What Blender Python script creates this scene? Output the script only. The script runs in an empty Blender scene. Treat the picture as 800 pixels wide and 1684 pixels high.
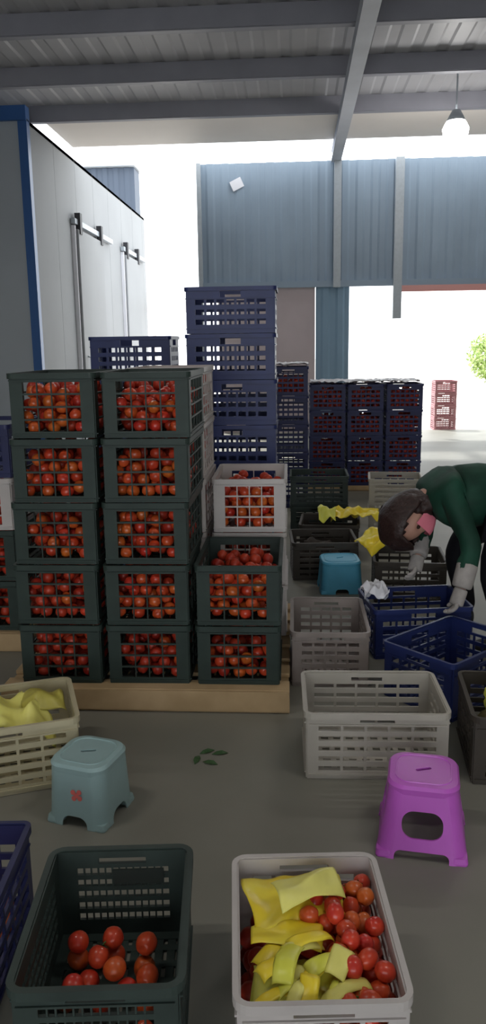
import bpy, bmesh, math, random
from mathutils import Vector, Matrix, noise
R = math.radians
rnd = random.Random(7)
scene = bpy.context.scene
COL = scene.collection

# ------------------------------------------------------------------ materials
def mat(name, col, rough=.5, spec=.5, var=0., bump=0., scale=20., metal=0., emit=None, es=0., sss=0., alpha=1., trans=0., rndv=0., col2=None, coat=0.):
    m = bpy.data.materials.new(name); m.use_nodes = True
    nt = m.node_tree; b = nt.nodes['Principled BSDF']
    b.inputs['Roughness'].default_value = rough
    b.inputs['Metallic'].default_value = metal
    b.inputs['Specular IOR Level'].default_value = spec
    b.inputs['Coat Weight'].default_value = coat
    b.inputs['Alpha'].default_value = alpha
    b.inputs['Transmission Weight'].default_value = trans
    c = (*col, 1)
    b.inputs['Base Color'].default_value = c
    if var or col2 or bump:
        tc = nt.nodes.new('ShaderNodeTexCoord')
        n = nt.nodes.new('ShaderNodeTexNoise'); n.inputs['Scale'].default_value = scale
        n.inputs['Detail'].default_value = 5
        nt.links.new(tc.outputs['Object'], n.inputs['Vector'])
        ramp = nt.nodes.new('ShaderNodeValToRGB')
        if col2 is None:
            a = [max(0, x * (1 - var)) for x in col]; d = [min(1, x * (1 + var)) for x in col]
        else:
            a = col; d = col2
        ramp.color_ramp.elements[0].color = (*a, 1); ramp.color_ramp.elements[0].position = .32
        ramp.color_ramp.elements[1].color = (*d, 1); ramp.color_ramp.elements[1].position = .68
        nt.links.new(n.outputs['Fac'], ramp.inputs['Fac'])
        out = ramp.outputs['Color']
        if rndv:
            oi = nt.nodes.new('ShaderNodeObjectInfo')
            hsv = nt.nodes.new('ShaderNodeHueSaturation')
            mr = nt.nodes.new('ShaderNodeMapRange'); mr.inputs['To Min'].default_value = .5 - rndv * .1; mr.inputs['To Max'].default_value = .5 + rndv * .45
            nt.links.new(oi.outputs['Random'], mr.inputs['Value']); nt.links.new(mr.outputs['Result'], hsv.inputs['Hue'])
            nt.links.new(out, hsv.inputs['Color']); out = hsv.outputs['Color']
        nt.links.new(out, b.inputs['Base Color'])
        if bump:
            bp = nt.nodes.new('ShaderNodeBump'); bp.inputs['Strength'].default_value = bump; bp.inputs['Distance'].default_value = .01
            nt.links.new(n.outputs['Fac'], bp.inputs['Height']); nt.links.new(bp.outputs['Normal'], b.inputs['Normal'])
    if emit:
        b.inputs['Emission Color'].default_value = (*emit, 1); b.inputs['Emission Strength'].default_value = es
    return m

M = {}
M['green'] = mat('green_plastic', (.028, .044, .038), .5, .3, .15, scale=9)
M['darkgreen'] = mat('dark_green_plastic', (.034, .050, .044), .5, .35, .2, scale=9)
M['brown'] = mat('dark_brown_plastic', (.045, .036, .027), .55, .5, .2, scale=9)
M['blue'] = mat('blue_plastic', (.018, .030, .13), .42, .4, .12, scale=9)
M['navy'] = mat('navy_plastic', (.016, .020, .085), .45, .4, .12, scale=9)
M['cream'] = mat('cream_plastic', (.44, .41, .355), .45, .5, .06, scale=9)
M['beige'] = mat('beige_plastic', (.28, .235, .215), .5, .5, .1, scale=9)
M['white'] = mat('white_plastic', (.52, .48, .46), .4, .5, .05, scale=9)
M['pinkred'] = mat('pale_red_plastic', (.55, .26, .28), .5, .5, .08, scale=9)
M['creamy'] = mat('yellowed_plastic', (.56, .50, .33), .45, .5, .05, scale=9)
M['plate'] = mat('label_plate_plastic', (.022, .03, .026), .5, .4)
M['tomato'] = mat('tomato_skin', (.50, .030, .016), .33, .45, 0, scale=14, col2=(.66, .075, .024), rndv=.05, coat=.2)
M['calyx'] = mat('tomato_calyx', (.06, .16, .03), .6)
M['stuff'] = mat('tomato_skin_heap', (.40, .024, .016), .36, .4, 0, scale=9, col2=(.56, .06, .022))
M['purple'] = mat('purple_plastic', (.56, .12, .60), .36, .5, .04, scale=9)
M['teal'] = mat('teal_plastic', (.33, .47, .47), .42, .5, .04, scale=9)
M['sky'] = mat('sky_blue_plastic', (.10, .42, .62), .4, .5, .04)
M['sticker'] = mat('red_print', (.75, .16, .14), .5)
M['yellow'] = mat('yellow_film', (.86, .62, .015), .35, .5, 0, scale=8, col2=(.90, .76, .07))
M['lime'] = mat('lime_film', (.70, .70, .05), .35, .5, 0, scale=8, col2=(.84, .82, .16))
M['paleyellow'] = mat('pale_yellow_film', (.84, .78, .20), .4, .5, .05)
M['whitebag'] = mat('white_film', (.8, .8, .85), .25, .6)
M['wood'] = mat('pallet_wood', (.42, .29, .15), .7, .3, 0, scale=6, col2=(.55, .39, .22), bump=.3)
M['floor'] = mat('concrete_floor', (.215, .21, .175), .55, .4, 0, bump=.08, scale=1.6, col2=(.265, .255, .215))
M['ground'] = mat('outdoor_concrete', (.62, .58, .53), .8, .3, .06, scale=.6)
M['roof'] = mat('roof_sheet', (.46, .46, .49), .5, .4, .08, scale=1)
M['purlin'] = mat('purlin_steel', (.30, .30, .34), .5, .4, .08, scale=2)
M['rafter'] = mat('rafter_steel', (.55, .57, .63), .5, .4, .08, scale=2)
M['bluewall'] = mat('blue_grey_sheet', (.25, .32, .40), .5, .4, .1, scale=.8)  # veiling glare over the far end is baked into this tone
M['bluewall2'] = mat('steel_blue_sheet', (.20, .31, .42), .5, .4, .1, scale=.8)
M['greywall'] = mat('pinkish_grey_board', (.50, .43, .45), .7, .3, .08, scale=1.2)
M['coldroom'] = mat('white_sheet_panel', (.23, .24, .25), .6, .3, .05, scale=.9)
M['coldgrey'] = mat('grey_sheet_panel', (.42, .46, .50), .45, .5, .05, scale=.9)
M['trimblue'] = mat('blue_trim', (.035, .12, .34), .4, .5)
M['soffit'] = mat('soffit_sheet', (.86, .80, .75), .6, .3, .04, scale=.8)
M['plaster'] = mat('plaster', (.40, .40, .38), .8, .2, .06, scale=1)
M['steel'] = mat('grey_steel', (.38, .42, .46), .4, .5, .05)
M['dark'] = mat('dark_rubber', (.03, .03, .035), .6)
M['foliage'] = mat('foliage', (.30, .42, .12), .6, .3, 0, scale=12, col2=(.50, .60, .24))
M['bark'] = mat('bark', (.12, .08, .05), .8)
M['lampglass'] = mat('lamp_glass', (1, 1, 1), .3, emit=(1, .97, .92), es=18)
M['skin'] = mat('skin', (.50, .27, .20), .5, .4)
M['hair'] = mat('hair', (.030, .013, .011), .5, .5, .3, scale=60, bump=.5)
M['jacket'] = mat('green_jacket', (.010, .055, .034), .7, .3, .35, scale=7, bump=.4)
M['vest'] = mat('dark_vest', (.035, .045, .042), .8, .2, .25, scale=7, bump=.4)
M['trousers'] = mat('dark_trousers', (.012, .012, .016), .8, .2, .2, scale=12, bump=.4)
M['glove'] = mat('grey_glove', (.40, .37, .35), .75, .2, .1, scale=30, bump=.3)
M['mask'] = mat('pink_mask', (.72, .20, .27), .7, .2)
M['eye'] = mat('eye', (.05, .03, .02), .2)
M['leafgreen'] = mat('leaf_green', (.05, .11, .04), .5)

# ------------------------------------------------------------------ mesh helpers
class MB:
    def __init__(s): s.v = []; s.f = []
    def box(s, x0, x1, y0, y1, z0, z1):
        n = len(s.v)
        s.v += [(x, y, z) for z in (z0, z1) for y in (y0, y1) for x in (x0, x1)]
        s.f += [tuple(n + i for i in q) for q in ((0, 2, 3, 1), (4, 5, 7, 6), (0, 1, 5, 4), (2, 6, 7, 3), (0, 4, 6, 2), (1, 3, 7, 5))]
        return s
    def mesh(s, name, m, smooth=False):
        me = bpy.data.meshes.new(name); me.from_pydata([tuple(v) for v in s.v], [], s.f); me.update()
        bm = bmesh.new(); bm.from_mesh(me); bmesh.ops.recalc_face_normals(bm, faces=bm.faces); bm.to_mesh(me); bm.free()
        if m: me.materials.append(m)
        if smooth:
            for p in me.polygons: p.use_smooth = True
        return me
    def loop_skin(s, loops, cap=True, close=False):
        """loops: list of equally long closed point loops"""
        n0 = len(s.v); k = len(loops[0])
        for l in loops: s.v += list(l)
        L = len(loops)
        for a in range(L if close else L - 1):
            b = (a + 1) % L
            for i in range(k):
                j = (i + 1) % k
                s.f.append((n0 + a * k + i, n0 + a * k + j, n0 + b * k + j, n0 + b * k + i))
        if cap and not close:
            s.f.append(tuple(n0 + i for i in reversed(range(k))))
            s.f.append(tuple(n0 + (L - 1) * k + i for i in range(k)))
        return s
    def tube(s, pts, r, k=10):
        loops = []
        pts = [Vector(p) for p in pts]
        for i, p in enumerate(pts):
            d = (pts[min(i + 1, len(pts) - 1)] - pts[max(i - 1, 0)]).normalized()
            a = d.orthogonal().normalized() if i == 0 else (a - d * a.dot(d)).normalized()
            b = d.cross(a)
            rr = r[i] if isinstance(r, (list, tuple)) else r
            loops.append([p + (a * math.cos(t) + b * math.sin(t)) * rr for t in [2 * math.pi * q / k for q in range(k)]])
        return s.loop_skin(loops)

def ob(name, me, parent=None, loc=(0, 0, 0), rot=(0, 0, 0)):
    o = bpy.data.objects.new(name, me); COL.objects.link(o); o.location = loc; o.rotation_euler = rot
    if parent: o.parent = parent
    return o
def tag(o, label, cat, group=None, kind=None):
    if label: o['label'] = label
    if cat: o['category'] = cat
    if group: o['group'] = group
    if kind: o['kind'] = kind
    return o
def empty(name, loc, rz=0):
    o = bpy.data.objects.new(name, None); COL.objects.link(o); o.location = loc; o.rotation_euler = (0, 0, rz); o.empty_display_size = .1
    return o
def structure(name, me, **k):
    o = ob(name, me, **k)
    if not k.get('parent'): o['kind'] = 'structure'
    return o
def copy_tree(o, parent=None):
    c = o.copy(); COL.objects.link(c); c.parent = parent
    for ch in list(o.children): copy_tree(ch, c)
    return c
def bevel(o, w=.004, s=2):
    b = o.modifiers.new('b', 'BEVEL'); b.width = w; b.segments = s; b.limit_method = 'ANGLE'; return o
def bake(o):
    """replace an object's mesh by its evaluated mesh, drop modifiers"""
    bpy.context.view_layer.update()
    dg = bpy.context.evaluated_depsgraph_get()
    me = bpy.data.meshes.new_from_object(o.evaluated_get(dg)); me.name = o.name
    o.modifiers.clear(); old = o.data; o.data = me
    return o
def rrect(w, d, r, k=5):
    pts = []
    for cx, cy, a0 in ((w / 2 - r, d / 2 - r, 0), (-w / 2 + r, d / 2 - r, 90), (-w / 2 + r, -d / 2 + r, 180), (w / 2 - r, -d / 2 + r, 270)):
        for i in range(k + 1):
            a = R(a0 + 90 * i / k); pts.append((cx + r * math.cos(a), cy + r * math.sin(a)))
    return pts

# ------------------------------------------------------------------ crates
STY = {  # margin, bottom, top, rows, row gap, ribs, rib width, rim width
    'green': dict(mu=.052, zb=.026, zt=.036, rows=4, bar=.007, ribs=3, rw=.005, rim=.012, r=.018),
    'bluesolid': dict(mu=.05, zb=.05, zt=.070, rows=3, bar=.026, ribs=6, rw=.014, rim=.014, r=.018),
    'blue':  dict(mu=.035, zb=.035, zt=.060, rows=4, bar=.018, ribs=5, rw=.010, rim=.014, r=.018),
    'slat':  dict(mu=.040, zb=.030, zt=.050, rows=5, bar=.020, ribs=4, rw=.010, rim=.014, r=.030),
    'fine':  dict(mu=.050, zb=.050, zt=.050, rows=5, bar=.013, ribs=12, rw=.004, rim=.020, r=.030),
}
_pc = {}
def panel_mesh(L, h, sty, m, handle=True, plate=False):
    """lattice wall in the XZ plane, centred in x, thickness along y"""
    key = (L, h, sty, m.name, handle, plate)
    if key in _pc: return _pc[key]
    s = STY[sty]; t = .004; mb = MB()
    hl = L / 2; zt = h - s['zt']
    mb.box(-hl, -hl + s['mu'], -t, t, 0, h - .004); mb.box(hl - s['mu'], hl, -t, t, 0, h - .004)
    x0, x1 = -hl + s['mu'], hl - s['mu']
    mb.box(x0, x1, -t, t, 0, s['zb'])
    if handle:
        hw = min(.06, (x1 - x0) * .3); a, b = zt + .012, h - .022
        mb.box(x0, -hw, -t, t, zt, h - .004); mb.box(hw, x1, -t, t, zt, h - .004)
        mb.box(-hw, hw, -t, t, zt, a); mb.box(-hw, hw, -t, t, b, h - .004)
    else: mb.box(x0, x1, -t, t, zt, h - .004)
    n = s['rows']; ph = (zt - s['zb'] - (n - 1) * s['bar']) / n
    for i in range(n - 1):
        z = s['zb'] + ph * (i + 1) + s['bar'] * i
        mb.box(x0, x1, -t * 1.1, t * 1.1, z, z + s['bar'])
    for i in range(s['ribs']):
        x = x0 + (x1 - x0) * (i + 1) / (s['ribs'] + 1)
        mb.box(x - s['rw'] / 2, x + s['rw'] / 2, -t * .8, t * .8, s['zb'], zt)
    # outer stiffening flanges
    for z in (s['zb'] * .5, zt + .004): mb.box(-hl + .006, hl - .006, -t - .005, -t * .5, z, z + .005)
    me = mb.mesh('panel', m); _pc[key] = me
    return me
def base_mesh(w, d, m):
    key = ('base', w, d, m.name)
    if key in _pc: return _pc[key]
    mb = MB(); mb.box(-w / 2, w / 2, -d / 2, -d / 2 + .03, 0, .008); mb.box(-w / 2, w / 2, d / 2 - .03, d / 2, 0, .008)
    mb.box(-w / 2, -w / 2 + .03, -d / 2 + .03, d / 2 - .03, 0, .008); mb.box(w / 2 - .03, w / 2, -d / 2 + .03, d / 2 - .03, 0, .008)
    n = 9
    for i in range(n):
        x = -w / 2 + .03 + (w - .06) * (i + .5) / n; mb.box(x - .010, x + .010, -d / 2 + .03, d / 2 - .03, .001, .006)
    for i in range(7):
        y = -d / 2 + .03 + (d - .06) * (i + .5) / 7; mb.box(-w / 2 + .03, w / 2 - .03, y - .010, y + .010, .0015, .0065)
    me = mb.mesh('base', m); _pc[key] = me; return me
def rim_mesh(w, d, h, m, rw, r):
    key = ('rim', w, d, h, m.name, rw)
    if key in _pc: return _pc[key]
    mb = MB(); z = h
    inn = rrect(w - .012, d - .012, max(r - .006, .004)); out = rrect(w + rw, d + rw, r + rw / 2)
    prof = [(inn, z - .003), (inn, z), (out, z), (out, z - .022), (rrect(w + rw - .006, d + rw - .006, r + rw / 2 - .003), z - .022), (rrect(w + .001, d + .001, r), z - .004)]
    mb.loop_skin([[(x, y, zz) for x, y in p] for p, zz in prof], close=True)
    me = mb.mesh('rim', m); _pc[key] = me; return me
def make_crate(w, d, h, sty, m, handle_sides=False, rimmat=None):
    """Empty at base centre; parts: base, end_panel x2, side_panel x2, corner_post x4, rim"""
    s = STY[sty]; e = empty('plastic_crate', (0, 0, 0))
    ob('base', base_mesh(w - .012, d - .012, m), e)
    for sg in (-1, 1):
        ob('end_panel', panel_mesh(w - .012, h, sty, m, sty != 'green'), e, (0, sg * (d / 2 - .006), 0), (0, 0, 0 if sg < 0 else math.pi))
        ob('side_panel', panel_mesh(d - .022, h, sty, m, handle_sides), e, (sg * (w / 2 - .006), 0, 0), (0, 0, math.pi / 2 if sg > 0 else -math.pi / 2))
    ob('rim', rim_mesh(w, d, h, rimmat or m, s['rim'], s['r']), e)
    return e
_proto = {}
def crate(kind, loc, rz=0, label='', group=None, jitter=0):
    spec = {
        'green': (.350, .50, .258, 'green', 'green', False), 'white': (.350, .50, .258, 'green', 'white', False),
        'bluewide': (.515, .36, .259, 'bluesolid', 'blue', True), 'navy': (.368, .50, .259, 'blue', 'navy', True),
        'pinkred': (.38, .45, .215, 'blue', 'pinkred', False),
        'creamlong': (.50, .365, .25, 'slat', 'cream', False), 'dark': (.345, .45, .25, 'fine', 'darkgreen', False),
        'whitefront': (.345, .455, .25, 'slat', 'white', False), 'blueopen': (.48, .36, .25, 'blue', 'blue', True),
        'beige': (.345, .50, .255, 'slat', 'beige', False), 'brown': (.42, .40, .25, 'slat', 'brown', False),
        'darkgreen': (.46, .40, .238, 'slat', 'darkgreen', False), 'creamyellow': (.50, .365, .25, 'slat', 'creamy', False), 'creamsmall': (.40, .36, .25, 'slat', 'cream', False),
    }[kind]
    w, d, h, sty, mk, hs = spec
    if kind not in _proto: e = _proto[kind] = make_crate(w, d, h, sty, M[mk], hs)
    else: e = copy_tree(_proto[kind])
    e.location = loc; e.rotation_euler = (0, 0, rz + (rnd.uniform(-jitter, jitter) if jitter else 0))
    tag(e, label, 'crate', group)
    return e

# ------------------------------------------------------------------ tomatoes
def tomato_mesh(seed, r=.0265):
    bm = bmesh.new(); bmesh.ops.create_uvsphere(bm, u_segments=18, v_segments=12, radius=r)
    rr = random.Random(seed); el = rr.uniform(.98, 1.12)
    for v in bm.verts:
        p = v.co; q = math.sqrt(p.x ** 2 + p.y ** 2) / r
        a = math.atan2(p.y, p.x)
        z = p.z * el
        if p.z > 0: z -= r * .22 * max(0, 1 - q * 1.6) ** 1.5
        s = 1 + .025 * math.cos(5 * a + seed)
        v.co = Vector((p.x * s * .97, p.y * s * .97, z * .97))
    me = bpy.data.meshes.new('tomato'); bm.to_mesh(me); bm.free()
    for p in me.polygons: p.use_smooth = True
    me.materials.append(M['tomato']); return me
TM = [tomato_mesh(i) for i in range(4)]
CM = MB()
for i in range(5):
    a = i * 2 * math.pi / 5; c, s_ = math.cos(a), math.sin(a)
    n = len(CM.v)
    CM.v += [(-s_ * .003, c * .003, .0235), (s_ * .003, -c * .003, .0235), (c * .012 + s_ * .002, s_ * .012 - c * .002, .0265), (c * .016, s_ * .016, .0262), (c * .012 - s_ * .002, s_ * .012 + c * .002, .0265)]
    CM.f.append((n, n + 1, n + 2, n + 3, n + 4))
CM.tube([(0, 0, .022), (0, 0, .030), (.003, 0, .035)], .0016, 6)
CALYX = CM.mesh('calyx', M['calyx'])

def pile(w, d, n, r, seed, ztop, K=14, heap=0., cx=0, cy=0, fn=None):
    rr = random.Random(seed); P = []; z0 = .012 + r; D2 = (2 * r) ** 2
    for _ in range(n):
        best = None
        for _k in range(K):
            x = rr.uniform(-w / 2 + r, w / 2 - r) + cx; y = rr.uniform(-d / 2 + r, d / 2 - r) + cy
            if fn and not fn(x, y): continue
            z = z0
            for (a, b, c) in P:
                q = D2 - (a - x) ** 2 - (b - y) ** 2
                if q > 0: z = max(z, c + math.sqrt(q))
            sc = z + heap * ((x / w) ** 2 + (y / d) ** 2)
            if z + r <= ztop + heap * .3 and (best is None or sc < best[0]): best = (sc, x, y, z)
        if best: P.append(best[1:])
    return P
PACKS = {}
def pack(kind, var, n, ztop, heap=0.):
    key = (kind, var, n)
    if key not in PACKS:
        w, d = {'g': (.325, .475), 'n': (.345, .475)}[kind]
        PACKS[key] = pile(w, d, n, .027, 11 + var, ztop, K=10, heap=heap)
    return PACKS[key]
CAND = []   # (priority, world position, label, group)
STUFF = []
def fill(cr, P, label, group, front=.055, prio=0, hero=True):
    mw = Matrix.Translation(cr.location) @ Matrix.Rotation(cr.rotation_euler.z, 4, 'Z')
    ymin = min(p[1] for p in P); zmax = max(p[2] for p in P)
    for p in P:
        wp = mw @ Vector(p)
        if hero and p[1] < ymin + front: CAND.append((prio, wp, label, group))
        else: STUFF.append(wp)

# ------------------------------------------------------------------ the setting
def corr(x0, x1, z0, z1, y, pitch=.2, amp=.025, t=.03):
    mb = MB(); xs = []; x = x0; i = 0
    seq = [(0, 0), (.35, 0), (.5, 1), (.85, 1)]
    while x < x1:
        for f, a in seq:
            xx = x + f * pitch
            if xx <= x1: xs.append((xx, a * amp))
        x += pitch
    xs.append((x1, xs[-1][1]))
    n = len(xs)
    for (a, b) in xs: mb.v += [(a, y - b, z0), (a, y - b, z1), (a, y + t, z1), (a, y + t, z0)]
    for i in range(n - 1):
        for j in range(4):
            k = (j + 1) % 4; mb.f.append((i * 4 + j, (i + 1) * 4 + j, (i + 1) * 4 + k, i * 4 + k))
    mb.f.append((0, 1, 2, 3)); e = (n - 1) * 4; mb.f.append((e + 3, e + 2, e + 1, e))
    return mb
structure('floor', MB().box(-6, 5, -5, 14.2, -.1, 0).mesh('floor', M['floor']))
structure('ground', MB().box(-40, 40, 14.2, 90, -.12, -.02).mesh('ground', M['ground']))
# roof: corrugated sheet running away from the camera, purlins across
mb = MB(); xs = []
x = -6.
while x < 4.9: xs += [(x, 0), (x + .12, 0), (x + .15, .012), (x + .25, .012), (x + .28, 0)]; x += .30
for a, b in xs: mb.v += [(a, -5, 4.81 + b), (a, 11.85, 4.81 + b), (a, 11.85, 4.88 + b), (a, -5, 4.88 + b)]
for i in range(len(xs) - 1):
    for j in range(4):
        k = (j + 1) % 4; mb.f.append((i * 4 + j, (i + 1) * 4 + j, (i + 1) * 4 + k, i * 4 + k))
structure('ceiling', mb.mesh('ceiling', M['roof']))
for i, y in enumerate([11.73 - 1.53 * k for k in range(11)]):
    me = MB().box(-5.9, 4.7, y - .012, y + .012, 4.61, 4.81).box(-5.9, 4.7, y, y + .09, 4.60, 4.615).box(-5.9, 4.7, y, y + .09, 4.795, 4.81).mesh('purlin', M['purlin'])
    structure('trim_%d' % (i + 10), me)
for i, xx in enumerate((.69, -5.2)):
    structure('trim_%d' % (i + 30), MB().box(xx - .08, xx + .08, -4.9, 13.97, 4.585, 4.60).box(xx - .012, xx + .012, -4.9, 13.97, 4.45, 4.59).box(xx - .08, xx + .08, -4.9, 13.97, 4.44, 4.455).mesh('rafter', M['rafter']))
structure('ceiling_soffit', MB().box(-3.5, 4.6, 11.86, 13.25, 4.62, 4.68).mesh('soffit', M['soffit']))
# far wall with openings
structure('wall_front', corr(-1.57, 4.6, 2.55, 4.47, 14.0, .25, .02).mesh('wall_front', M['bluewall']))
structure('wall_front_lower', corr(-.25+.62, .94, 0, 2.55, 14.0, .25, .02).mesh('wall_front_lower', M['bluewall2']))
structure('wall_front_board', MB().box(-1.3, .36, 13.98, 14.04, 0, 2.52).mesh('wall_front_board', M['greywall']))
structure('trim_1', MB().box(-1.6, 4.6, 13.92, 13.975, 2.46, 2.56).mesh('t', M['bluewall']))
structure('trim_2', MB().box(.66, .78, 13.84, 13.96, 2.45, 4.47).mesh('t', M['steel']))
structure('trim_3', MB().box(1.66, 1.80, 13.84, 13.96, 1.92, 4.47).mesh('t', M['steel']))
structure('trim_4', MB().box(1.8, 4.6, 13.90, 14.0, 2.36, 2.46).mesh('t', mat('pale_red_band', (.62, .30, .28), .5)))
structure('trim_5', MB().box(-1.62, -1.55, 13.9, 14.05, 0, 4.47).mesh('t', M['steel']))
# cold room on the left
mb = MB()
yy = 11.0
while yy < 19.2:
    mb.box(-3.6, -3.5, yy + .004, min(yy + 1.14, 19.3) - .004, 0, 4.45)
    yy += 1.14
mb.box(-3.58, -3.51, 11.0, 19.3, 0, 4.44)
structure('wall_left', mb.mesh('wall_left', M['coldroom']))
structure('wall_left_end', MB().box(-6, -4.62, 10.95, 11.05, 0, 4.42).box(-4.61, -3.60, 10.95, 11.05, 0, 4.42).mesh('w', M['coldgrey']))
structure('trim_6', MB().box(-3.60, -3.48, 10.92, 11.04, 0, 4.44).mesh('t', M['trimblue']))
structure('trim_7', MB().box(-6, -3.48, 10.90, 11.06, 4.42, 4.60).mesh('t', M['trimblue']))
structure('wall_cold_room_top', MB().box(-6, -3.5, 11.0, 19.3, 4.40, 4.45).mesh('w', M['coldroom']))
def cold_door(n, y0, y1):
    d = empty('door_%d' % n, (-3.5, (y0 + y1) / 2, 0)); d['kind'] = 'structure'
    hw = (y1 - y0) / 2
    bevel(ob('door_panel', MB().box(.02, .10, -hw, hw, .05, 3.35).mesh('p', M['coldroom']), d), .015)
    ob('door_rail', MB().box(.01, .08, -hw - .1, hw + .9, 3.42, 3.50).mesh('p', M['steel']), d)
    for yy in (-hw + .12, hw - .12): ob('rail_hanger', MB().box(.03, .12, yy - .06, yy + .06, 3.28, 3.60).mesh('p', M['dark']), d)
    ob('door_handle', MB().tube([(.10, -hw + .18, 1.0), (.15, -hw + .18, 1.02), (.15, -hw + .18, 1.35), (.10, -hw + .18, 1.37)], .014).mesh('p', M['steel'], True), d)
    ob('door_seal', MB().box(.0, .06, -hw - .06, -hw - .01, 0, 3.4).mesh('p', M['whitebag']), d)
cold_door(1, 12.95, 14.6)
cold_door(2, 16.6, 18.0)
# side and rear walls of the shed
structure('wall_right', MB().box(4.7, 4.8, -5, 14.1, 0, 4.81).mesh('w', M['plaster']))
structure('wall_left_near', MB().box(-6.1, -6, -5, 11.1, 0, 4.81).mesh('w', M['plaster']))
structure('wall_rear', MB().box(-6, -3.2, -5.1, -5, 0, 4.81).box(2.6, 4.7, -5.1, -5, 0, 4.81).box(-3.2, 2.6, -5.1, -5, 3.3, 4.81).mesh('w', M['plaster']))
# distant building past the cold room, beam across the gap
b = empty('distant_shed', (-5.5, 22.5, 0)); tag(b, 'blue grey metal shed standing outside beyond the cold room wall', 'building')
ob('wall', corr(-2.5, 1.2, 0, 6.25, 0, .3, .03, .7).mesh('w', mat('dark_blue_sheet', (.055, .075, .11), .6)), b)
ob('roof', MB().box(-2.6, 1.25, -.2, .9, 6.26, 6.36).mesh('w', M['steel']), b)
g = empty('yard_gate', (-2.3, 20.5, 0)); tag(g, 'pale steel gate frame seen through the bright gap behind the crates', 'gate')
ob('crossbar', MB().box(-1.3, 1.2, -.05, .05, 2.35, 2.62).mesh('w', M['soffit']), g)
for xx in (-1.25, 1.15): ob('post', MB().box(xx - .05, xx + .05, -.045, .045, 0, 2.35).mesh('w', M['soffit']), g)
# bay lamp
l = empty('bay_lamp', (2.03, 10.85, 4.15)); tag(l, 'glowing white bay lamp hanging under the roof', 'lamp')
ob('lamp_shade', MB().loop_skin([[(q * math.cos(t), q * math.sin(t), z) for t in [2 * math.pi * i / 24 for i in range(24)]] for q, z in ((.115, .07), (.12, .07), (.09, .13), (.05, .2), (.04, .2), (.08, .125), (.11, .075))], cap=False).mesh('s', M['steel'], True), l)
ob('bulb', MB().loop_skin([[(q * math.cos(t), q * math.sin(t), z) for t in [2 * math.pi * i / 24 for i in range(24)]] for q, z in ((.02, -.19), (.09, -.17), (.15, -.10), (.165, -.02), (.13, .05), (.10, .07), (.03, .14))]).mesh('s', M['lampglass'], True), l)
ob('hanging_rod', MB().tube([(0, 0, .19), (0, 0, .66)], .012).mesh('s', M['steel']), l)
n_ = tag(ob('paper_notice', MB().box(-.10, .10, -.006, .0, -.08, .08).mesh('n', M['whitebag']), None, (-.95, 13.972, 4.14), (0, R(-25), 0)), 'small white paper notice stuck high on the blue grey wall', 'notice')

# ------------------------------------------------------------------ pallets
def make_pallet(w, d, h, boards):
    e = empty('wooden_pallet', (0, 0, 0)); t = .018
    for i in range(boards):
        y = -d / 2 + .05 + (d - .1) * i / (boards - 1)
        bevel(ob('deck_board', MB().box(-w / 2, w / 2, y - .05, y + .05, h - t, h).mesh('b', M['wood']), e), .003)
    for xx in (-w / 2 + .05, 0, w / 2 - .05):
        ob('stringer', MB().box(xx - .045, xx + .045, -d / 2 + .001, d / 2 - .001, t, h - t).mesh('b', M['wood']), e)
    for y in (-d / 2 + .05, d / 2 - .05): ob('bottom_board', MB().box(-w / 2, w / 2, y - .05, y + .05, 0, t).mesh('b', M['wood']), e)
    ob('front_board', MB().box(-w / 2, w / 2, -d / 2 - .014, -d / 2 - .0005, .012, h - .002).mesh('b', M['wood']), e)
    return e
PH = .10
p = make_pallet(1.22, 1.14, PH, 7); p.location = (-.63, 3.628, 0)
tag(p, 'tan wooden pallet under the front green tomato crates', 'pallet')

# ------------------------------------------------------------------ front stack of green crates
H = .262
ROW = ['bottom', 'second from the bottom', 'middle', 'second from the top', 'topmost']
GX = [-.99, -.615, -.235]
first_calyx = True
for ci, cn in enumerate(('left', 'middle')):
    for r_ in range(5):
        dx = (.0 if r_ < 2 else .012 * (r_ - 1)) + rnd.uniform(-.004, .004)
        if r_ == 4: dx -= .008
        c = crate('green', (GX[ci] + dx, 3.36 + rnd.uniform(-.008, .008), PH + .001 + r_ * H), 0,
                  'dark green tomato crate, %s of the %s front column' % (ROW[r_], cn), 'green tomato crates in the front stack', R(.7))
        P = pack('g', (ci * 2 + r_) % 4, (120, 112, 104, 116)[(ci * 2 + r_) % 4], .236)
        fill(c, P, 'red tomato behind the slats of the %s crate in the %s column' % (ROW[r_], cn), 'tomatoes in the %s crate of the %s column' % (ROW[r_], cn), prio=2)
for r_ in range(2):
    c = crate('green', (GX[2] + .004 * r_, 3.36, PH + .001 + r_ * H), 0,
              'dark green crate %s, short right column' % ('heaped with tomatoes on top' if r_ else 'of tomatoes at the bottom'), 'green tomato crates in the front stack', R(.5))
    if r_ == 0: P = pack('g', 1, 84, .236)
    else: P = pile(.325, .475, 122, .027, 77, .262, K=14, heap=.10)
    nm = 'heaped upper' if r_ else 'bottom'
    fill(c, P, 'red tomato in the %s crate of the short right column' % nm, 'tomatoes in the %s crate of the right column' % nm, front=.06 if r_ == 0 else .11, prio=1 if r_ else 2)
# second row: white crates
for ci, (xx, nr, cn) in enumerate(((-.60, 5, 'behind the middle green column'), (-.215, 3, 'behind the short right green column'))):
    for r_ in range(nr):
        nm = ROW[r_] if nr == 5 else ('bottom', 'middle', 'topmost')[r_]
        c = crate('white', (xx + rnd.uniform(-.003, .003), 3.94, PH + .001 + r_ * H), 0, 'white tomato crate, %s in the stack %s' % (nm, cn), 'white tomato crates in the second row', R(.5))
        P = pack('g', (r_ + ci) % 4, (120, 112, 104, 116)[(r_ + ci) % 4], .236)
        hero = (ci == 1 and r_ == 2)
        fill(c, P, 'pale red tomato inside the topmost white crate behind the short column', 'tomatoes in the topmost white crate', prio=1, hero=hero)
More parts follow.
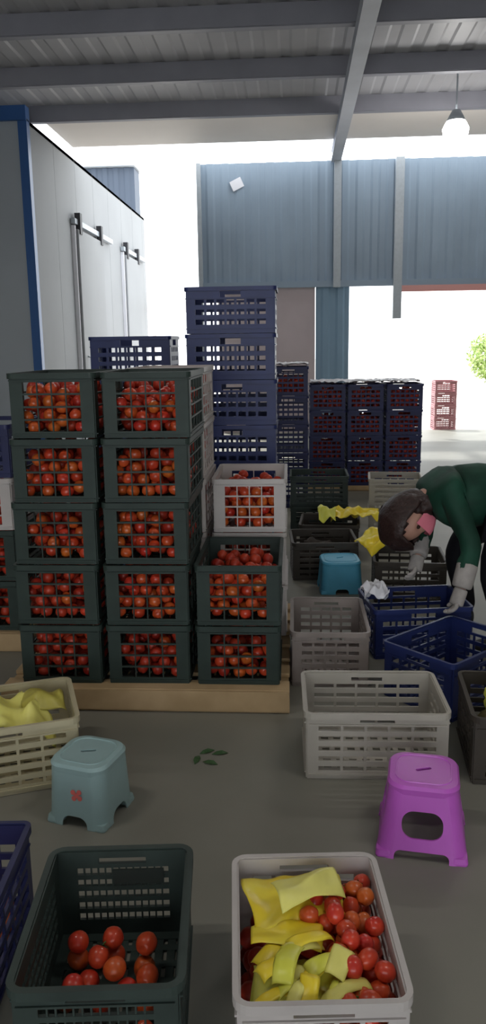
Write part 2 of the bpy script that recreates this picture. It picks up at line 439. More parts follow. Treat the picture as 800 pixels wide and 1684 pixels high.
# stack at far left edge
p2 = make_pallet(.8, .56, PH, 4); p2.location = (-1.76, 3.98, 0); tag(p2, 'tan wooden pallet at the left edge behind the green stack', 'pallet')
for r_ in range(4):
    k = ('green', 'green', 'white', 'navy')[r_]
    c = crate(k, (-1.56, 3.98, PH + .001 + r_ * H), 0, ('navy blue crate on top of the left edge stack' if r_ == 3 else '%s crate at the left edge behind the green stack' % ('bottom dark green', 'second dark green', 'white')[r_]), 'crates at the left edge')
    if r_ < 3: fill(c, pack('g', r_, (120, 112, 104, 116)[r_], .236), '', '', hero=False)

# ------------------------------------------------------------------ tall blue stack and its neighbour
nm7 = ['bottom', 'second from the bottom', 'third from the bottom', 'middle', 'third from the top', 'second from the top', 'topmost']
for r_ in range(7):
    crate('bluewide', (-.366 + rnd.uniform(-.006, .006), 4.80 + rnd.uniform(-.006, .006), .001 + r_ * H), 0, 'blue slatted crate, %s in the tall stack of seven' % nm7[r_], 'blue crates in the tall stack', R(1.2))
nm6 = ['bottom', 'second from the bottom', 'third from the bottom', 'third from the top', 'second from the top', 'topmost']
for r_ in range(6):
    crate('bluewide', (-1.03 + rnd.uniform(-.006, .006), 5.20, .001 + r_ * H), 0, 'blue slatted crate, %s in the stack left of the tall one' % nm6[r_], 'blue crates in the six high stack', R(1.2))

# ------------------------------------------------------------------ navy crates further back
p3 = make_pallet(1.2, 1.0, .055, 7); p3.location = (.73, 8.7, 0); tag(p3, 'low wooden pallet under the far navy crates', 'pallet')
for ci, cn in enumerate(('left', 'centre', 'right')):
    for r_ in range(4):
        c = crate('navy', (.343 + .391 * ci + rnd.uniform(-.003, .003), 8.46 + rnd.uniform(-.01, .01), .056 + r_ * H), 0,
                  'navy crate of tomatoes, %s in the %s column of the far group' % (('bottom', 'second from the bottom', 'second from the top', 'topmost')[r_], cn), 'navy crates in the far group', R(.6))
        fill(c, pack('g', (ci + r_) % 4, (120, 112, 104, 116)[(ci + r_) % 4], .236), '', '', hero=False)
for r_ in range(5):
    c = crate('navy', (-.055, 7.56, .001 + r_ * H), 0, 'navy crate, %s in the single column beside the tall blue stack' % ROW[r_], 'navy crates in the single column', R(.8))
    if r_ == 4: fill(c, pack('g', 1, 84, .236), '', '', hero=False)
# film wraps on the far group tops
def sheet(name, w, d, amp, seed, m, nx=26, ny=26, fs=7., edge=0., shape=None, arch=0.):
    bm = bmesh.new(); g = []
    for j in range(ny + 1):
        row = []
        for i in range(nx + 1):
            u, v = i / nx - .5, j / ny - .5
            x, y = u * w, v * d
            if shape: x, y = shape(u, v, x, y)
            q = Vector((x * fs, y * fs, seed * 3.7))
            z = amp * (1 - abs(noise.noise(q)) * 2.2) + amp * .5 * noise.noise(q * 2.7)
            x += .02 * noise.noise(q * .9 + Vector((5, 0, 0))); y += .02 * noise.noise(q * .9 + Vector((0, 9, 0)))
            z -= edge * (abs(2 * u) ** 3 + abs(2 * v) ** 3) / 2
            z += arch * (1 - (2 * u) ** 2)
            row.append(bm.verts.new((x, y, z)))
        g.append(row)
    for j in range(ny):
        for i in range(nx): bm.faces.new((g[j][i], g[j][i + 1], g[j + 1][i + 1], g[j + 1][i]))
    bmesh.ops.recalc_face_normals(bm, faces=bm.faces)
    me = bpy.data.meshes.new(name); bm.to_mesh(me); bm.free(); me.materials.append(m)
    for p in me.polygons: p.use_smooth = True
    o = ob(name, me); s = o.modifiers.new('s', 'SOLIDIFY'); s.thickness = .0015
    return o
def zmin(o):
    return min(v.co.z for v in o.data.vertices)
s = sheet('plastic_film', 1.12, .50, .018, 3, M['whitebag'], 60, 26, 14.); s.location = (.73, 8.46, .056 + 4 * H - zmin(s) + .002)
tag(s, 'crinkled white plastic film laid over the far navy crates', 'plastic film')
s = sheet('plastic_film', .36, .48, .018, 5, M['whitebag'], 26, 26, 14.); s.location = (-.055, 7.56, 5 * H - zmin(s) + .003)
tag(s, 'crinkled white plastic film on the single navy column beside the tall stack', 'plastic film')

# outdoor pale red crates
for r_ in range(4):
    crate('pinkred', (2.68, 14.5, -.02 + .001 + r_ * .218), 0, 'pale red crate in the sunlit stack outside the doorway, %s of four' % ('bottom', 'second', 'third', 'top')[r_], 'pale red crates outside the doorway')

# ------------------------------------------------------------------ middle distance clutter
crate('beige', (.16, 3.575, 0.001), 0, 'dusty beige slatted crate on the floor right of the pallet', None)
crate('creamlong', (.285, 2.735, 0.001), R(1), 'empty cream slatted crate on the floor behind the purple stool')
crate('blueopen', (.653 + .03, 3.285, 0.001), R(43.5), 'open blue crate turned corner first behind the cream crate', 'open blue crates by the worker')
crate('blueopen', (.60, 3.855, 0.001), R(8), 'open blue crate below the bending worker, behind the turned one', 'open blue crates by the worker')
crate('brown', (.19, 5.17, 0.001), R(3), 'dark brown crate behind the sky blue stool', 'dark brown crates')
crate('brown', (.26, 5.68, 0.001), R(-4), 'dark brown crate under the lime film, farther back', 'dark brown crates')
crate('brown', (.69, 4.70, 0.001), R(-3), 'olive brown crate beneath the folded yellow film', 'dark brown crates')
for r_ in range(2): crate('creamsmall', (.78, 6.1, .001 + r_ * .253), R(-5), 'cream crate behind the worker\'s head, %s of two' % ('lower', 'upper')[r_], 'cream crates behind the worker')
for r_ in range(2): crate('darkgreen', (.20, 6.42, .001 + r_ * .241), 0, 'dark green crate below the far navy crates, %s of two' % ('lower', 'upper')[r_], 'dark green crates in the middle distance')
crate('brown', (.835, 2.72, 0.001), R(-4), 'brown crate at the right edge holding a lime yellow bag', 'dark brown crates')
s = sheet('yellow_film', .34, .20, .035, 2, M['yellow'], fs=9, edge=.02); s.location = (.56, 4.72, .268 - zmin(s) - .01); s.rotation_euler = (R(12), R(-20), R(25)); s.location.z += .07
tag(s, 'folded yellow plastic film over the olive crate by the worker', 'plastic film')
s = sheet('lime_film', .36, .26, .05, 8, M['yellow'], fs=8, edge=.03); s.location = (.44, 5.66, .262 - zmin(s)); tag(s, 'crumpled yellow film on the farther dark brown crate', 'plastic film')
s = sheet('lime_film', .13, .20, .07, 9, M['lime'], fs=8, edge=.02); s.location = (.23, 5.60, .262 - zmin(s)); tag(s, 'pale lime bag end lying left of the crumpled yellow film', 'bag')
s = sheet('white_glint_sheet', .12, .16, .05, 12, M['whitebag'], fs=14, edge=.02); s.location = (.40, 3.78, .262 - zmin(s)); tag(s, 'white sheet in place of glossy highlights on left rim of the open blue crate', 'bag')  # added white sheet imitates glossy reflections on the blue plastic

def lump(name, sx, sy, sz, seed, m, fs=9., amp=.3):
    bm = bmesh.new(); bmesh.ops.create_icosphere(bm, subdivisions=4, radius=1)
    for v in bm.verts:
        q = v.co * 1.6 + Vector((seed, 0, 0)); k = 1 + amp * (noise.noise(q) + .6 * (abs(noise.noise(q * 2.3)) - .2))
        v.co = Vector((v.co.x * sx * k, v.co.y * sy * k, max(v.co.z * sz * k, -sz * .55)))
    me = bpy.data.meshes.new(name); bm.to_mesh(me); bm.free(); me.materials.append(m)
    for p in me.polygons: p.use_smooth = True
    return ob(name, me)
s = lump('lime_bag', .095, .10, .085, 4, M['lime'], amp=.5); s.location = (.79, 2.68, .262); tag(s, 'lime yellow crumpled bag sitting in the right edge crate', 'bag')
s = lump('potato_sack', .15, .14, .10, 7, M['paleyellow'], amp=.4); s.location = (.84, 2.74, .085); s.data.materials[0] = mat('olive_sacking', (.22, .18, .08), .8, .2, .3, bump=.5)
s.name = 'olive_sack'; tag(s, 'olive brown sack filling the lower part of the right edge crate', 'sack')
s = lump('dark_sack', .13, .12, .13, 2, mat('dark_sacking', (.045, .036, .03), .8, .2, .3, bump=.5), amp=.4); s.location = (.17, 5.17, .10); tag(s, 'dark brown sack inside the crate behind the sky blue stool', 'sack')

# left cream crate
lc = crate('creamyellow', (-1.045, 2.57, .001), R(21), 'cream slatted crate with yellow film inside at the left edge', None)
s = sheet('yellow_film', .37, .25, .05, 21, M['paleyellow'], fs=8, edge=.10, arch=.04); s.location = (-1.055, 2.565, .20); s.rotation_euler = (0, 0, R(21)); tag(s, 'pale yellow crumpled film filling the left cream crate', 'plastic film')
s = sheet('yellow_film', .15, .16, .04, 22, M['yellow'], fs=8, edge=.06); s.location = (-.93, 2.66, .236); s.rotation_euler = (0, 0, R(25)); s.data.materials[0] = mat('olive_film', (.48, .42, .08), .4); tag(s, 'olive yellow film tucked in the back corner of the left cream crate', 'plastic film')
# blue crates at the lower left
bl = crate('navy', (-.875, 1.60, .001), R(4), 'blue crate at the lower left edge beside the dark green one', None)
for i, (x, y, z) in enumerate(((-.80, 1.62, .12), (-.79, 1.67, .12), (-.83, 1.72, .115), (-.84, 1.58, .12), (-.85, 1.645, .12))):
    pass
P = pile(.34, .46, 46, .027, 5, .20, K=14)
mwp = Matrix.Translation(bl.location) @ Matrix.Rotation(R(4), 4, 'Z')
for q in P: CAND.append((0, mwp @ Vector(q), 'red tomato lying in the blue crate at the lower left edge', 'tomatoes in the lower left blue crate'))

# ------------------------------------------------------------------ front crates
dk = crate('dark', (-.42, 1.552, .001), R(5), 'dark green crate in the foreground with few tomatoes inside')
pl = ob('label_plate', MB().box(-.055, .075, -.003, .003, 0, .040).mesh('pl', M['plate']), dk, (.03, .45 / 2 - .0135, .157))
pl.data.vertices[1].co.x += 0
mwd = Matrix.Translation(dk.location) @ Matrix.Rotation(R(5), 4, 'Z')
P = pile(.25, .22, 26, .027, 15, .12, K=3, cx=-.01, cy=.03) + [(q[0], q[1], q[2]) for q in pile(.26, .09, 12, .027, 19, .10, K=4, cx=0, cy=-.165)]
for q in P: CAND.append((0, mwd @ Vector(q), 'red tomato on the bottom of the dark foreground crate', 'tomatoes in the dark foreground crate'))
wc = crate('whitefront', (.040, 1.54, .001), R(4.5), 'white foreground crate holding tomatoes and yellow film')
mww = Matrix.Translation(wc.location) @ Matrix.Rotation(R(4.5), 4, 'Z')
# bed of tomatoes: fill the crate on the right, lower on the left under the film
P = pile(.325, .435, 330, .0205, 25, .262, K=18, heap=.10)
k = 0
for q in P:
    x, y, z = q
    if x < -.005 + .05 * (y < 0) and z > .115: continue
    if x < .06 and y > .13 and z > .13: continue
    w_ = mww @ Vector(q)
    if z > .165 and x > -.03: CAND.append((0, w_, 'red tomato heaped in the right half of the white foreground crate', 'tomatoes in the white foreground crate'))
    else: STUFF.append(w_)
def put(o, x, y, z, rz=0, rx=0, ry=0):
    o.location = mww @ Vector((x, y, z)); o.rotation_euler = (rx, ry, rz + R(4.5)); return o
def curved(u, v, x, y):
    return x, y + .05 * (u + .5) ** 2 * (1 if v < 0 else 0)
o = put(sheet('yellow_film', .23, .185, .018, 31, M['yellow'], 34, 30, 8, edge=.03, shape=curved), -.028, .103, .232, R(4), 0, R(4)); tag(o, 'large smooth yellow film across the back of the white foreground crate', 'plastic film')
o = put(sheet('yellow_film', .15, .10, .015, 33, M['paleyellow'], 26, 20, 8, edge=.02), -.005, .085, .274, R(20), 0, R(6)); tag(o, 'pale yellow film patch lying on the large yellow film', 'plastic film')
o = put(sheet('yellow_film', .15, .085, .014, 35, M['yellow'], 26, 20, 8, edge=.02), -.062, -.01, .226, R(-8), 0, 0); tag(o, 'narrow yellow film strip at the left middle of the white crate', 'plastic film')
for i in range(16):
    a = rnd.uniform(20, 75); L = rnd.uniform(.08, .115)
    mm = (M['yellow'], M['lime'], M['paleyellow'])[i % 3]
    o = sheet('yellow_scrap', L, rnd.uniform(.03, .045), .008, 40 + i, mm, 18, 8, 10, edge=.012, arch=.014)
    put(o, -.090 + .027 * (i % 6) + rnd.uniform(-.01, .01) , -.165 + .055 * (i // 6) + rnd.uniform(-.012, .012), .203 + .010 * (i % 4), R(a), R(rnd.uniform(-15, 15)), R(rnd.uniform(-10, 10)))
    tag(o, '%s curled film scrap in the near left corner of the white foreground crate' % ('yellow', 'lime', 'pale yellow')[i % 3], 'film scrap', 'film scraps in the white foreground crate')
# lifted yellow bed below the scraps
o = put(sheet('yellow_film', .19, .14, .012, 61, M['lime'], 26, 26, 10, edge=.02), -.045, -.115, .18, R(3)); tag(o, 'crumpled lime film under the curled scraps in the white crate', 'plastic film')

# ------------------------------------------------------------------ stools
def sq(w, r, k=10): return rrect(w, w, r, k)
def boolean_cut(o, cutters):
    for c in cutters:
        m = o.modifiers.new('x', 'BOOLEAN'); m.operation = 'DIFFERENCE'; m.object = c; m.solver = 'EXACT'
    bake(o)
    for c in cutters: bpy.data.objects.remove(c)
    return o
def arch_prism(w, z0, z1, r, d, axis=0, y=0):
    """rounded window prism through the side; profile in XZ"""
    pts = [(x, z) for x, z in rrect(w, z1 - z0, r, 6)]
    zc = (z0 + z1) / 2
    l = [[(x, -d + y, z + zc) for x, z in pts], [(x, d + y, z + zc) for x, z in pts]]
    mb = MB().loop_skin(l); me = mb.mesh('cut', None); o = ob('cut', me, None, (0, 0, 0), (0, 0, R(90) * axis)); return o
def make_stool(top, bot, h, m, win, foot, r=.045):
    e = empty('plastic_stool', (0, 0, 0))
    loops = []
    t = .006
    for f in [i / 8 for i in range(9)]:
        w = bot + (top - bot) * (f ** .85); loops.append([(x, y, f * (h - .02)) for x, y in sq(w, r)])
    inn = []
    for f in [1 - i / 8 for i in range(9)]:
        w = bot + (top - bot) * (f ** .85) - 2 * t; inn.append([(x, y, f * (h - .02)) for x, y in sq(w, r - t)])
    mb = MB().loop_skin(loops + inn, close=True)
    body = ob('body', mb.mesh('body', m), None)
    cut = []
    for ax in (0, 1):
        if win: cut.append(arch_prism(win[0], win[1], win[2], win[3], .4, ax))
        if foot: cut.append(arch_prism(foot[0], -.1, foot[1], foot[2], .4, ax))
    boolean_cut(body, cut); body.parent = e
    for p in body.data.polygons: p.use_smooth = False
    prof = [(top - .02, h - .035), (top + .004, h - .03), (top + .008, h - .012), (top - .004, h - .002), (top - .03, h), (top * .4, h + .001), (.01, h + .001)]
    mb = MB().loop_skin([[(x, y, z) for x, y in sq(w, min(r + .008, w * .48), 10)] for w, z in prof])
    seat = ob('seat', mb.mesh('seat', m), None)
    c = ob('cut', MB().loop_skin([[(x, y, z) for x, y in rrect(.05, .013, .006, 4)] for z in (-.1, h + .1)]).mesh('cut', None)); c.rotation_euler = (0, 0, R(25))
    boolean_cut(seat, [c]); seat.parent = e
    for s_ in (body, seat):
        bevel(s_, .002, 2)
    # raised seat ring
    ob('seat_ring', MB().loop_skin([[(x, y, z) for x, y in sq(w, min(r, w * .4), 10)] for w, z in ((top - .036, h), (top - .038, h + .003), (top - .044, h + .003), (top - .046, h))], close=True).mesh('ring', m), e)
    for sx in (-1, 1):
        for sy in (-1, 1):
            w = bot / 2 - .027
            ob('foot', MB().loop_skin([[(x + sx * w, y + sy * w, z) for x, y in rrect(ww, ww, .012, 4)] for ww, z in ((.050, 0.0005), (.052, .006), (.046, .022))]).mesh('foot', m), e)
    return e
st = make_stool(.205, .272, .225, M['purple'], (.120, .065, .148, .035), (.16, .028, .018)); st.location = (.395, 2.235, 0.0); st.rotation_euler = (0, 0, R(-9))
tag(st, 'purple plastic stool in front of the cream crate', 'stool')
st = make_stool(.197, .216, .213, M['teal'], None, (.09, .038, .03)); st.location = (-.672, 2.33, 0.0); st.rotation_euler = (0, 0, R(-16))
tag(st, 'pale teal plastic stool with a red print on its front', 'stool')
# red blossom print on the front
mb = MB()
for (cx, cz) in ((0, 0), (.010, .012), (-.012, .009), (.012, -.008), (-.009, -.011)):
    n = len(mb.v); k = 12
    for y_ in (-.0012, .0): mb.v += [(cx + .0085 * math.cos(2 * math.pi * i / k), y_, cz + .0085 * math.sin(2 * math.pi * i / k)) for i in range(k)]
    mb.f.append(tuple(n + i for i in range(k))); mb.f.append(tuple(n + k + i for i in reversed(range(k))))
    for i in range(k): mb.f.append((n + i, n + k + i, n + k + (i + 1) % k, n + (i + 1) % k))
pr = ob('red_print', mb.mesh('print', M['sticker']), st, (0.012, -.1055, .115), (R(-3), 0, 0)); pr['label'] = 'red blossom print on the stool front'
st = make_stool(.235, .265, .20, M['sky'], None, (.08, .03, .02)); st.location = (.285, 4.80, 0.0); st.rotation_euler = (0, 0, R(4))
tag(st, 'sky blue plastic stool in front of the dark brown crate', 'stool')

# leaf scraps on the floor
for i, (x, y, a) in enumerate(((-.33, 2.72, 30), (-.31, 2.64, -20), (-.36, 2.66, 80), (-.28, 2.71, 10))):
    pts = [(-.03, 0, .001), (-.012, .011, .006), (.01, .012, .008), (.032, 0, .002), (.01, -.011, .005), (-.012, -.010, .004)]
    mb = MB(); mb.v = pts + [(p[0], p[1], p[2] - .001) for p in pts]; mb.f = [tuple(range(6)), tuple(reversed(range(6, 12)))] + [(j, j + 6, (j + 1) % 6 + 6, (j + 1) % 6) for j in range(6)]
    o = ob('leaf_scrap', mb.mesh('leaf', M['leafgreen']), None, (x, y, .001), (0, 0, R(a))); tag(o, 'dark green leaf scrap on the floor before the pallet', 'leaf', 'leaf scraps on the floor')

# ------------------------------------------------------------------ outdoor bush
bu = empty('leafy_bush', (5.55, 22.5, -.02)); tag(bu, 'bright green leafy bush outside the doorway at the right', 'bush')
mb = MB(); rb = random.Random(3)
for i in range(2600):
    v = Vector((rb.gauss(0, 1), rb.gauss(0, 1), rb.gauss(0, 1))).normalized() * rb.uniform(.55, 1)
    c = Vector((v.x * .8, v.y * .7, v.z * .75 + 1.15)); a = Vector((rb.uniform(-1, 1), rb.uniform(-1, 1), rb.uniform(-1, 1))).normalized(); b_ = a.orthogonal().normalized()
    n = len(mb.v); mb.v += [c - a * .07, c + b_ * .03, c + a * .07, c - b_ * .03]; mb.f.append((n, n + 1, n + 2, n + 3))
ob('foliage', mb.mesh('foliage', M['foliage']), bu)
mb = MB()
for i in range(6):
    a = i * 1.05; mb.tube([(0.05 * math.cos(a), .05 * math.sin(a), 0), (.2 * math.cos(a), .2 * math.sin(a), .5), (.45 * math.cos(a), .45 * math.sin(a), 1.1)], [.03, .022, .01], 7)
ob('stems', mb.mesh('stems', M['bark']), bu)

# ------------------------------------------------------------------ the worker
def skin(name, verts, edges, m, sub=2, root=0):
    me = bpy.data.meshes.new(name); me.from_pydata([v[0] for v in verts], edges, [])
    o = ob(name, me); o.modifiers.new('skin', 'SKIN')
    if not me.skin_vertices: me.skin_vertices.new()
    sv = me.skin_vertices[0].data
    for i, v in enumerate(verts):
        r = v[1]; sv[i].radius = r if isinstance(r, tuple) else (r, r)
    for s_ in sv: s_.use_root = False
    sv[root].use_root = True
    if sub:
        s_ = o.modifiers.new('sub', 'SUBSURF'); s_.levels = sub; s_.render_levels = sub
    bake(o); o.data.materials.clear(); o.data.materials.append(m)
    for p in o.data.polygons: p.use_smooth = True
    return o
J = dict(pel=(1.03, 3.90, .75), wai=(.93, 3.90, .775), che=(.80, 3.89, .755), upc=(.72, 3.88, .75), nek=(.625, 3.87, .745), hed=(.595, 3.86, .695),
         sL=(.745, 3.73, .79), eL=(.825, 3.62, .565), wL=(.775, 3.575, .385), hL=(.755, 3.56, .33),
         sR=(.70, 4.05, .77), eR=(.67, 4.04, .57), wR=(.625, 3.91, .45), hR=(.61, 3.88, .405),
         pL=(1.05, 3.80, .72), kL=(.955, 3.77, .40), aL=(1.06, 3.78, .075), tL=(.93, 3.76, .035),
         pR=(1.05, 4.01, .72), kR=(.85, 4.12, .42), aR=(.94, 4.15, .075), tR=(.82, 4.17, .035))
def chain(rad, links):
    names = list(rad); vs = [(J[n], rad[n]) for n in names]; es = [(names.index(a), names.index(b)) for a, b in links]
    return vs, es
W = empty('person', (1.03, 3.90, 0)); tag(W, 'person in dark green jacket and grey gloves bending over the blue crates', 'person')
def wpar(o):
    o.parent = W; o.matrix_parent_inverse = Matrix.Translation((-1.03, -3.90, 0)); return o
L_all = [('pel', 'wai'), ('wai', 'che'), ('che', 'upc'), ('upc', 'nek'), ('nek', 'hed'), ('upc', 'sL'), ('sL', 'eL'), ('eL', 'wL'), ('wL', 'hL'), ('upc', 'sR'), ('sR', 'eR'), ('eR', 'wR'), ('wR', 'hR'),
         ('pel', 'pL'), ('pL', 'kL'), ('kL', 'aL'), ('aL', 'tL'), ('pel', 'pR'), ('pR', 'kR'), ('kR', 'aR'), ('aR', 'tR')]
vs, es = chain(dict(pel=.10, wai=.09, che=.10, upc=.085, nek=.05, hed=.045, sL=.045, eL=.033, wL=.024, hL=.018, sR=.045, eR=.033, wR=.024, hR=.018,
                    pL=.075, kL=.048, aL=.034, tL=.028, pR=.075, kR=.048, aR=.034, tR=.028), L_all)
body = skin('body', vs, es, M['skin'], 2)
# head: crown points left-down, face looks down and back toward the hands
crown = Vector((-.62, -.22, -.72)).normalized(); fw = Vector((.55, -.62, -.45)); fw = (fw - crown * fw.dot(crown)).normalized(); side = fw.cross(crown)
HC = Vector((.562, 3.85, .648))
HM = Matrix.Translation(HC) @ Matrix((side, fw, crown)).transposed().to_4x4()
bm = bmesh.new(); bmesh.ops.create_uvsphere(bm, u_segments=40, v_segments=30, radius=1)
for v in bm.verts:
    x, y, z = v.co; X, Y, Z = x * .076, y * .095, z * .112
    if z < 0: X *= 1 - .25 * (-z) ** 1.5; Y = Y * (1 - .12 * -z) + .012 * -z
    if y > 0:
        nz = math.exp(-((x / .16) ** 2 + ((z + .18) / .22) ** 2)); Y += .022 * nz
        for sx in (-.38, .38): Y -= .012 * math.exp(-(((x - sx) / .2) ** 2 + ((z - .02) / .14) ** 2))
        Y += .006 * math.exp(-((x / .3) ** 2 + ((z + .48) / .08) ** 2)); Y += .008 * math.exp(-((x / .3) ** 2 + ((z + .85) / .15) ** 2))
    for sx in (-1, 1):
        X += sx * .014 * math.exp(-(((y + .05) / .16) ** 2 + ((z + .08) / .26) ** 2 + ((x - sx) / .35) ** 2))
    v.co = HM @ Vector((X, Y, Z))
hm = bpy.data.meshes.new('h'); bm.to_mesh(hm); bm.free()
# join head with body and fuse
bm = bmesh.new(); bm.from_mesh(body.data); bm.from_mesh(hm); bm.to_mesh(body.data); bm.free()
rm = body.modifiers.new('r', 'REMESH'); rm.mode = 'VOXEL'; rm.voxel_size = .007; rm.use_smooth_shade = True
bake(body); body.data.materials.clear(); body.data.materials.append(M['skin']); wpar(body)
for sx in (-.029, .029):
    bm = bmesh.new(); bmesh.ops.create_uvsphere(bm, u_segments=12, v_segments=8, radius=.012)
    me = bpy.data.meshes.new('eye'); bm.to_mesh(me); bm.free(); me.materials.append(M['eye'])
    me.transform(HM @ Matrix.Translation((sx, .076, .004))); wpar(ob('eye', me))
# hair: shell over the crown, back and sides with a gathered bun
bm = bmesh.new(); bmesh.ops.create_uvsphere(bm, u_segments=48, v_segments=36, radius=1)
kill = []
for v in bm.verts:
    x, y, z = v.co
    if y > .55 + .25 * (z - .3) and z < .55 or (z < -.92): kill.append(v)
    k = 1.22 + .10 * noise.noise(Vector((x * 3, y * 2, z * 2))) + .03 * noise.noise(Vector((x * 14, y * 3, z * 9)))
    v.co = HM @ Vector((x * .088 * k, y * .104 * k - .004, z * .124 * k))
bmesh.ops.delete(bm, geom=kill, context='VERTS')
me = bpy.data.meshes.new('hair'); bm.to_mesh(me); bm.free(); me.materials.append(M['hair'])
for p in me.polygons: p.use_smooth = True
hr = ob('hair', me); sm = hr.modifiers.new('s', 'SOLIDIFY'); sm.thickness = .012; sm.offset = 1; bake(hr); wpar(hr)
bl_ = lump('hair_bun', .045, .04, .05, 9, M['hair'], amp=.15); bl_.data.transform(HM @ Matrix.Translation((0, -.115, .02))); wpar(bl_)
hn = lump('hair_at_nape', .070, .065, .065, 14, M['hair'], amp=.3); hn.data.transform(Matrix.Translation((.628, 3.835, .722))); wpar(hn)
# mask over mouth and nose
bm = bmesh.new(); bmesh.ops.create_grid(bm, x_segments=14, y_segments=10, size=1)
for v in bm.verts:
    u, w_ = v.co.x, v.co.y
    ang = u * .95; z = -.36 + w_ * .36
    rr_ = math.sqrt(max(0.05, 1 - z * z))
    X = math.sin(ang) * .076 * rr_ * (1.03); Y = math.cos(ang) * (.095 * rr_ + .016) + .012 + .012 * math.exp(-(u / .3) ** 2)
    v.co = HM @ Vector((X * 1.08, Y, z * .112))
me = bpy.data.meshes.new('face_mask'); bm.to_mesh(me); bm.free(); me.materials.append(M['mask'])
mk = ob('face_mask', me); sm = mk.modifiers.new('s', 'SOLIDIFY'); sm.thickness = .003; bake(mk); wpar(mk); mk['label'] = 'pink face mask'
# jacket with sleeves
vs, es = chain(dict(pel=(.145, .16), wai=.165, che=.185, upc=.145, nek=.068, sL=.066, eL=.052, wL=.040, sR=.075, eR=.06, wR=.044),
               [('pel', 'wai'), ('wai', 'che'), ('che', 'upc'), ('upc', 'nek'), ('upc', 'sL'), ('sL', 'eL'), ('eL', 'wL'), ('upc', 'sR'), ('sR', 'eR'), ('eR', 'wR')])
jk = skin('jacket', vs, es, M['jacket'], 2)
for v in jk.data.vertices:
    q = v.co * 9; v.co += v.normal * (.010 * noise.noise(q) + .006 * noise.noise(q * 2.6))
wpar(jk)
def vest_pts(): pass
vs, es = chain(dict(pel=(.150, .16), pL=.105, kL=.070, aL=.052, pR=.105, kR=.070, aR=.052), [('pel', 'pL'), ('pL', 'kL'), ('kL', 'aL'), ('pel', 'pR'), ('pR', 'kR'), ('kR', 'aR')])
tr = skin('trousers', vs, es, M['trousers'], 2)
for v in tr.data.vertices: v.co += v.normal * .006 * noise.noise(v.co * 12)
wpar(tr)
for s_ in 'LR':
    a, t = Vector(J['a' + s_]), Vector(J['t' + s_])
    vs = [((a.x + .03, a.y, .045), (.042, .040)), ((a.x - .03, a.y, .05), (.045, .045)), ((t.x, t.y, .036), (.043, .032)), ((t.x - .05, t.y, .030), (.034, .026))]
    sh = skin('shoe', vs, [(0, 1), (1, 2), (2, 3)], M['dark'], 2, 1); wpar(sh)
# oversleeves and gloves
for s_ in 'LR':
    e_, w_, h_ = (Vector(J[k + s_]) for k in 'ewh')
    mid = e_.lerp(w_, .35)
    sl = skin('oversleeve', [(tuple(mid), .056), (tuple(e_.lerp(w_, .7)), .052), (tuple(w_), .043)], [(0, 1), (1, 2)], M['glove'], 2, 1); wpar(sl)
    d = (h_ - w_).normalized(); sd = d.cross(Vector((1, 0, .1))).normalized(); nn = sd.cross(d).normalized()
    vs = [(tuple(w_), (.034, .034)), (tuple(w_ + d * .04), (.040, .026)), (tuple(w_ + d * .085), (.042, .022))]; es = [(0, 1), (1, 2)]
    pm = skin('glove_palm', vs, es, M['glove'], 2, 1)
    parts = [pm]
    for f in range(4):
        off = sd * (-.030 + .020 * f); L_ = (.062, .074, .070, .055)[f]; b0 = w_ + d * .07 + off
        p1 = b0 + d * .025; p2 = p1 + (d * .75 - nn * .5).normalized() * L_ * .45; p3 = p2 + (d * .25 - nn * .9).normalized() * L_ * .35
        parts.append(skin('finger', [(tuple(b0), .0105), (tuple(p1), .0105), (tuple(p2), .0095), (tuple(p3), .008)], [(0, 1), (1, 2), (2, 3)], M['glove'], 2, 0))
    b0 = w_ + d * .03 - sd * .025; p1 = b0 - sd * .03 + d * .02; p2 = p1 + d * .03 - nn * .012 - sd * .006; p3 = p2 + d * .022 - nn * .012
    parts.append(skin('finger', [(tuple(b0), .014), (tuple(p1), .0125), (tuple(p2), .0105), (tuple(p3), .0085)], [(0, 1), (1, 2), (2, 3)], M['glove'], 2, 0))
    bm = bmesh.new()
    for q in parts: bm.from_mesh(q.data)
    me = bpy.data.meshes.new('glove'); bm.to_mesh(me); bm.free(); me.materials.append(M['glove'])
    for p in me.polygons: p.use_smooth = True
    for q in parts: bpy.data.objects.remove(q)
    wpar(ob('glove', me))

# ------------------------------------------------------------------ place tomatoes: 300 nearest as things, the rest as one heap
CAM = Vector((0, 0, 1.5))
CAND.sort(key=lambda c: (c[0], (c[1] - CAM).length))
print('tomato candidates', len(CAND), 'stuff', len(STUFF))
for c in CAND[300:]: STUFF.append(c[1])
for i, (pr_, wp, lab, grp) in enumerate(CAND[:300]):
    o = ob('tomato', TM[i % 4], None, wp, (rnd.uniform(0, 6), rnd.uniform(0, 6), rnd.uniform(0, 6)))
    if 'white foreground' in lab: o.scale = (.80, .80, .92)
    tag(o, lab, 'tomato', grp)
    if pr_ == 0 and i % 9 == 0: ob('calyx', CALYX, o)
# heap mesh
bm = bmesh.new(); bmesh.ops.create_uvsphere(bm, u_segments=12, v_segments=8, radius=.0262)
sv = [v.co.copy() for v in bm.verts]; bm.verts.index_update(); sf = [tuple(v.index for v in f.verts) for f in bm.faces]; bm.free()
V = []; F = []
for wp in STUFF:
    n = len(V); a = rnd.uniform(0, 3); cs, sn = math.cos(a), math.sin(a); k = rnd.uniform(.93, 1.03)
    V += [(wp.x + (c.x * cs - c.z * sn) * k, wp.y + c.y * .95, wp.z + (c.x * sn + c.z * cs) / k) for c in sv]; F += [tuple(n + i for i in f) for f in sf]
me = bpy.data.meshes.new('tomatoes'); me.from_pydata(V, [], F); me.materials.append(M['stuff'])
me.polygons.foreach_set('use_smooth', [True] * len(me.polygons))
o = ob('tomatoes', me); tag(o, 'red tomatoes filling the stacked crates behind the front layer', 'tomatoes', None, 'stuff')

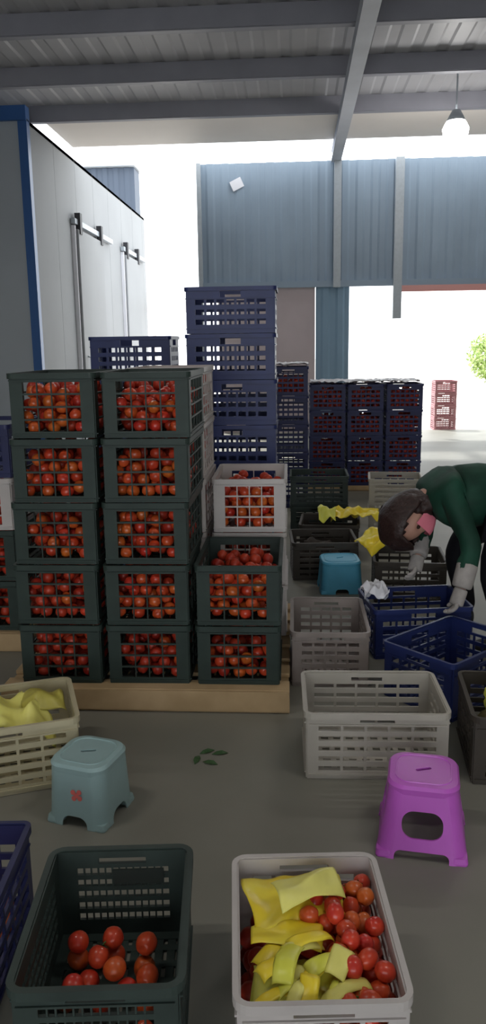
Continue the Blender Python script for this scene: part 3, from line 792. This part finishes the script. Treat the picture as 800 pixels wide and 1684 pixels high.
# ------------------------------------------------------------------ light, world, camera
wd = bpy.data.worlds.new('world'); scene.world = wd; wd.use_nodes = True
bg = wd.node_tree.nodes['Background']; bg.inputs['Color'].default_value = (.93, .97, 1, 1); bg.inputs['Strength'].default_value = 2.6
sun = bpy.data.lights.new('sun', 'SUN'); sun.energy = 3.0; sun.angle = R(3); so = bpy.data.objects.new('sun', sun); COL.objects.link(so)
so.rotation_euler = Vector((.35, -.55, -.9)).to_track_quat('-Z', 'Y').to_euler()
FILL_XY = ((-2.2, 6.4), (1.9, 6.4), (-2.2, 1.4), (1.9, 1.4))  # unseen area lights added as fill to brighten the interior
for i, (x, y) in enumerate(FILL_XY):
    la = bpy.data.lights.new('fill_light', 'AREA'); la.shape = 'RECTANGLE'; la.size = 1.2; la.size_y = .12; la.energy = 16; la.color = (1, .95, .88)
    lo = bpy.data.objects.new('fill_light_area', la); COL.objects.link(lo); lo.location = (x, y, 4.42)
pt = bpy.data.lights.new('bulb_light', 'POINT'); pt.energy = 25; pt.shadow_soft_size = .13; po = bpy.data.objects.new('bulb_light', pt); COL.objects.link(po); po.location = (2.03, 10.85, 3.95)

cam = bpy.data.cameras.new('camera'); co = bpy.data.objects.new('camera', cam); COL.objects.link(co); scene.camera = co
Yc = Vector((84, 274, 1300)).normalized(); n_ = 90.; v_ = (84 * n_ + 1300 ** 2) / 274
D = Vector((n_, -v_, 1300)).normalized(); D = (D - Yc * D.dot(Yc)).normalized(); U = -D
X = Yc.cross(U)
if X.x < 0: X = -X
right = Vector((X.x, Yc.x, U.x)); up = Vector((X.y, Yc.y, U.y)); fwd = Vector((X.z, Yc.z, U.z))
m3 = Matrix((right, up, -fwd)).transposed()
co.matrix_world = Matrix.Translation((0, 0, 1.5)) @ m3.to_4x4()
cam.sensor_fit = 'HORIZONTAL'; cam.sensor_width = 36; cam.lens = 36 * 1300 / 800; cam.clip_start = .05; cam.clip_end = 300
vs_ = scene.view_settings; vs_.view_transform = 'Standard'; vs_.look = 'None'; vs_.gamma = 1; vs_.use_curve_mapping = False; vs_.exposure = .47
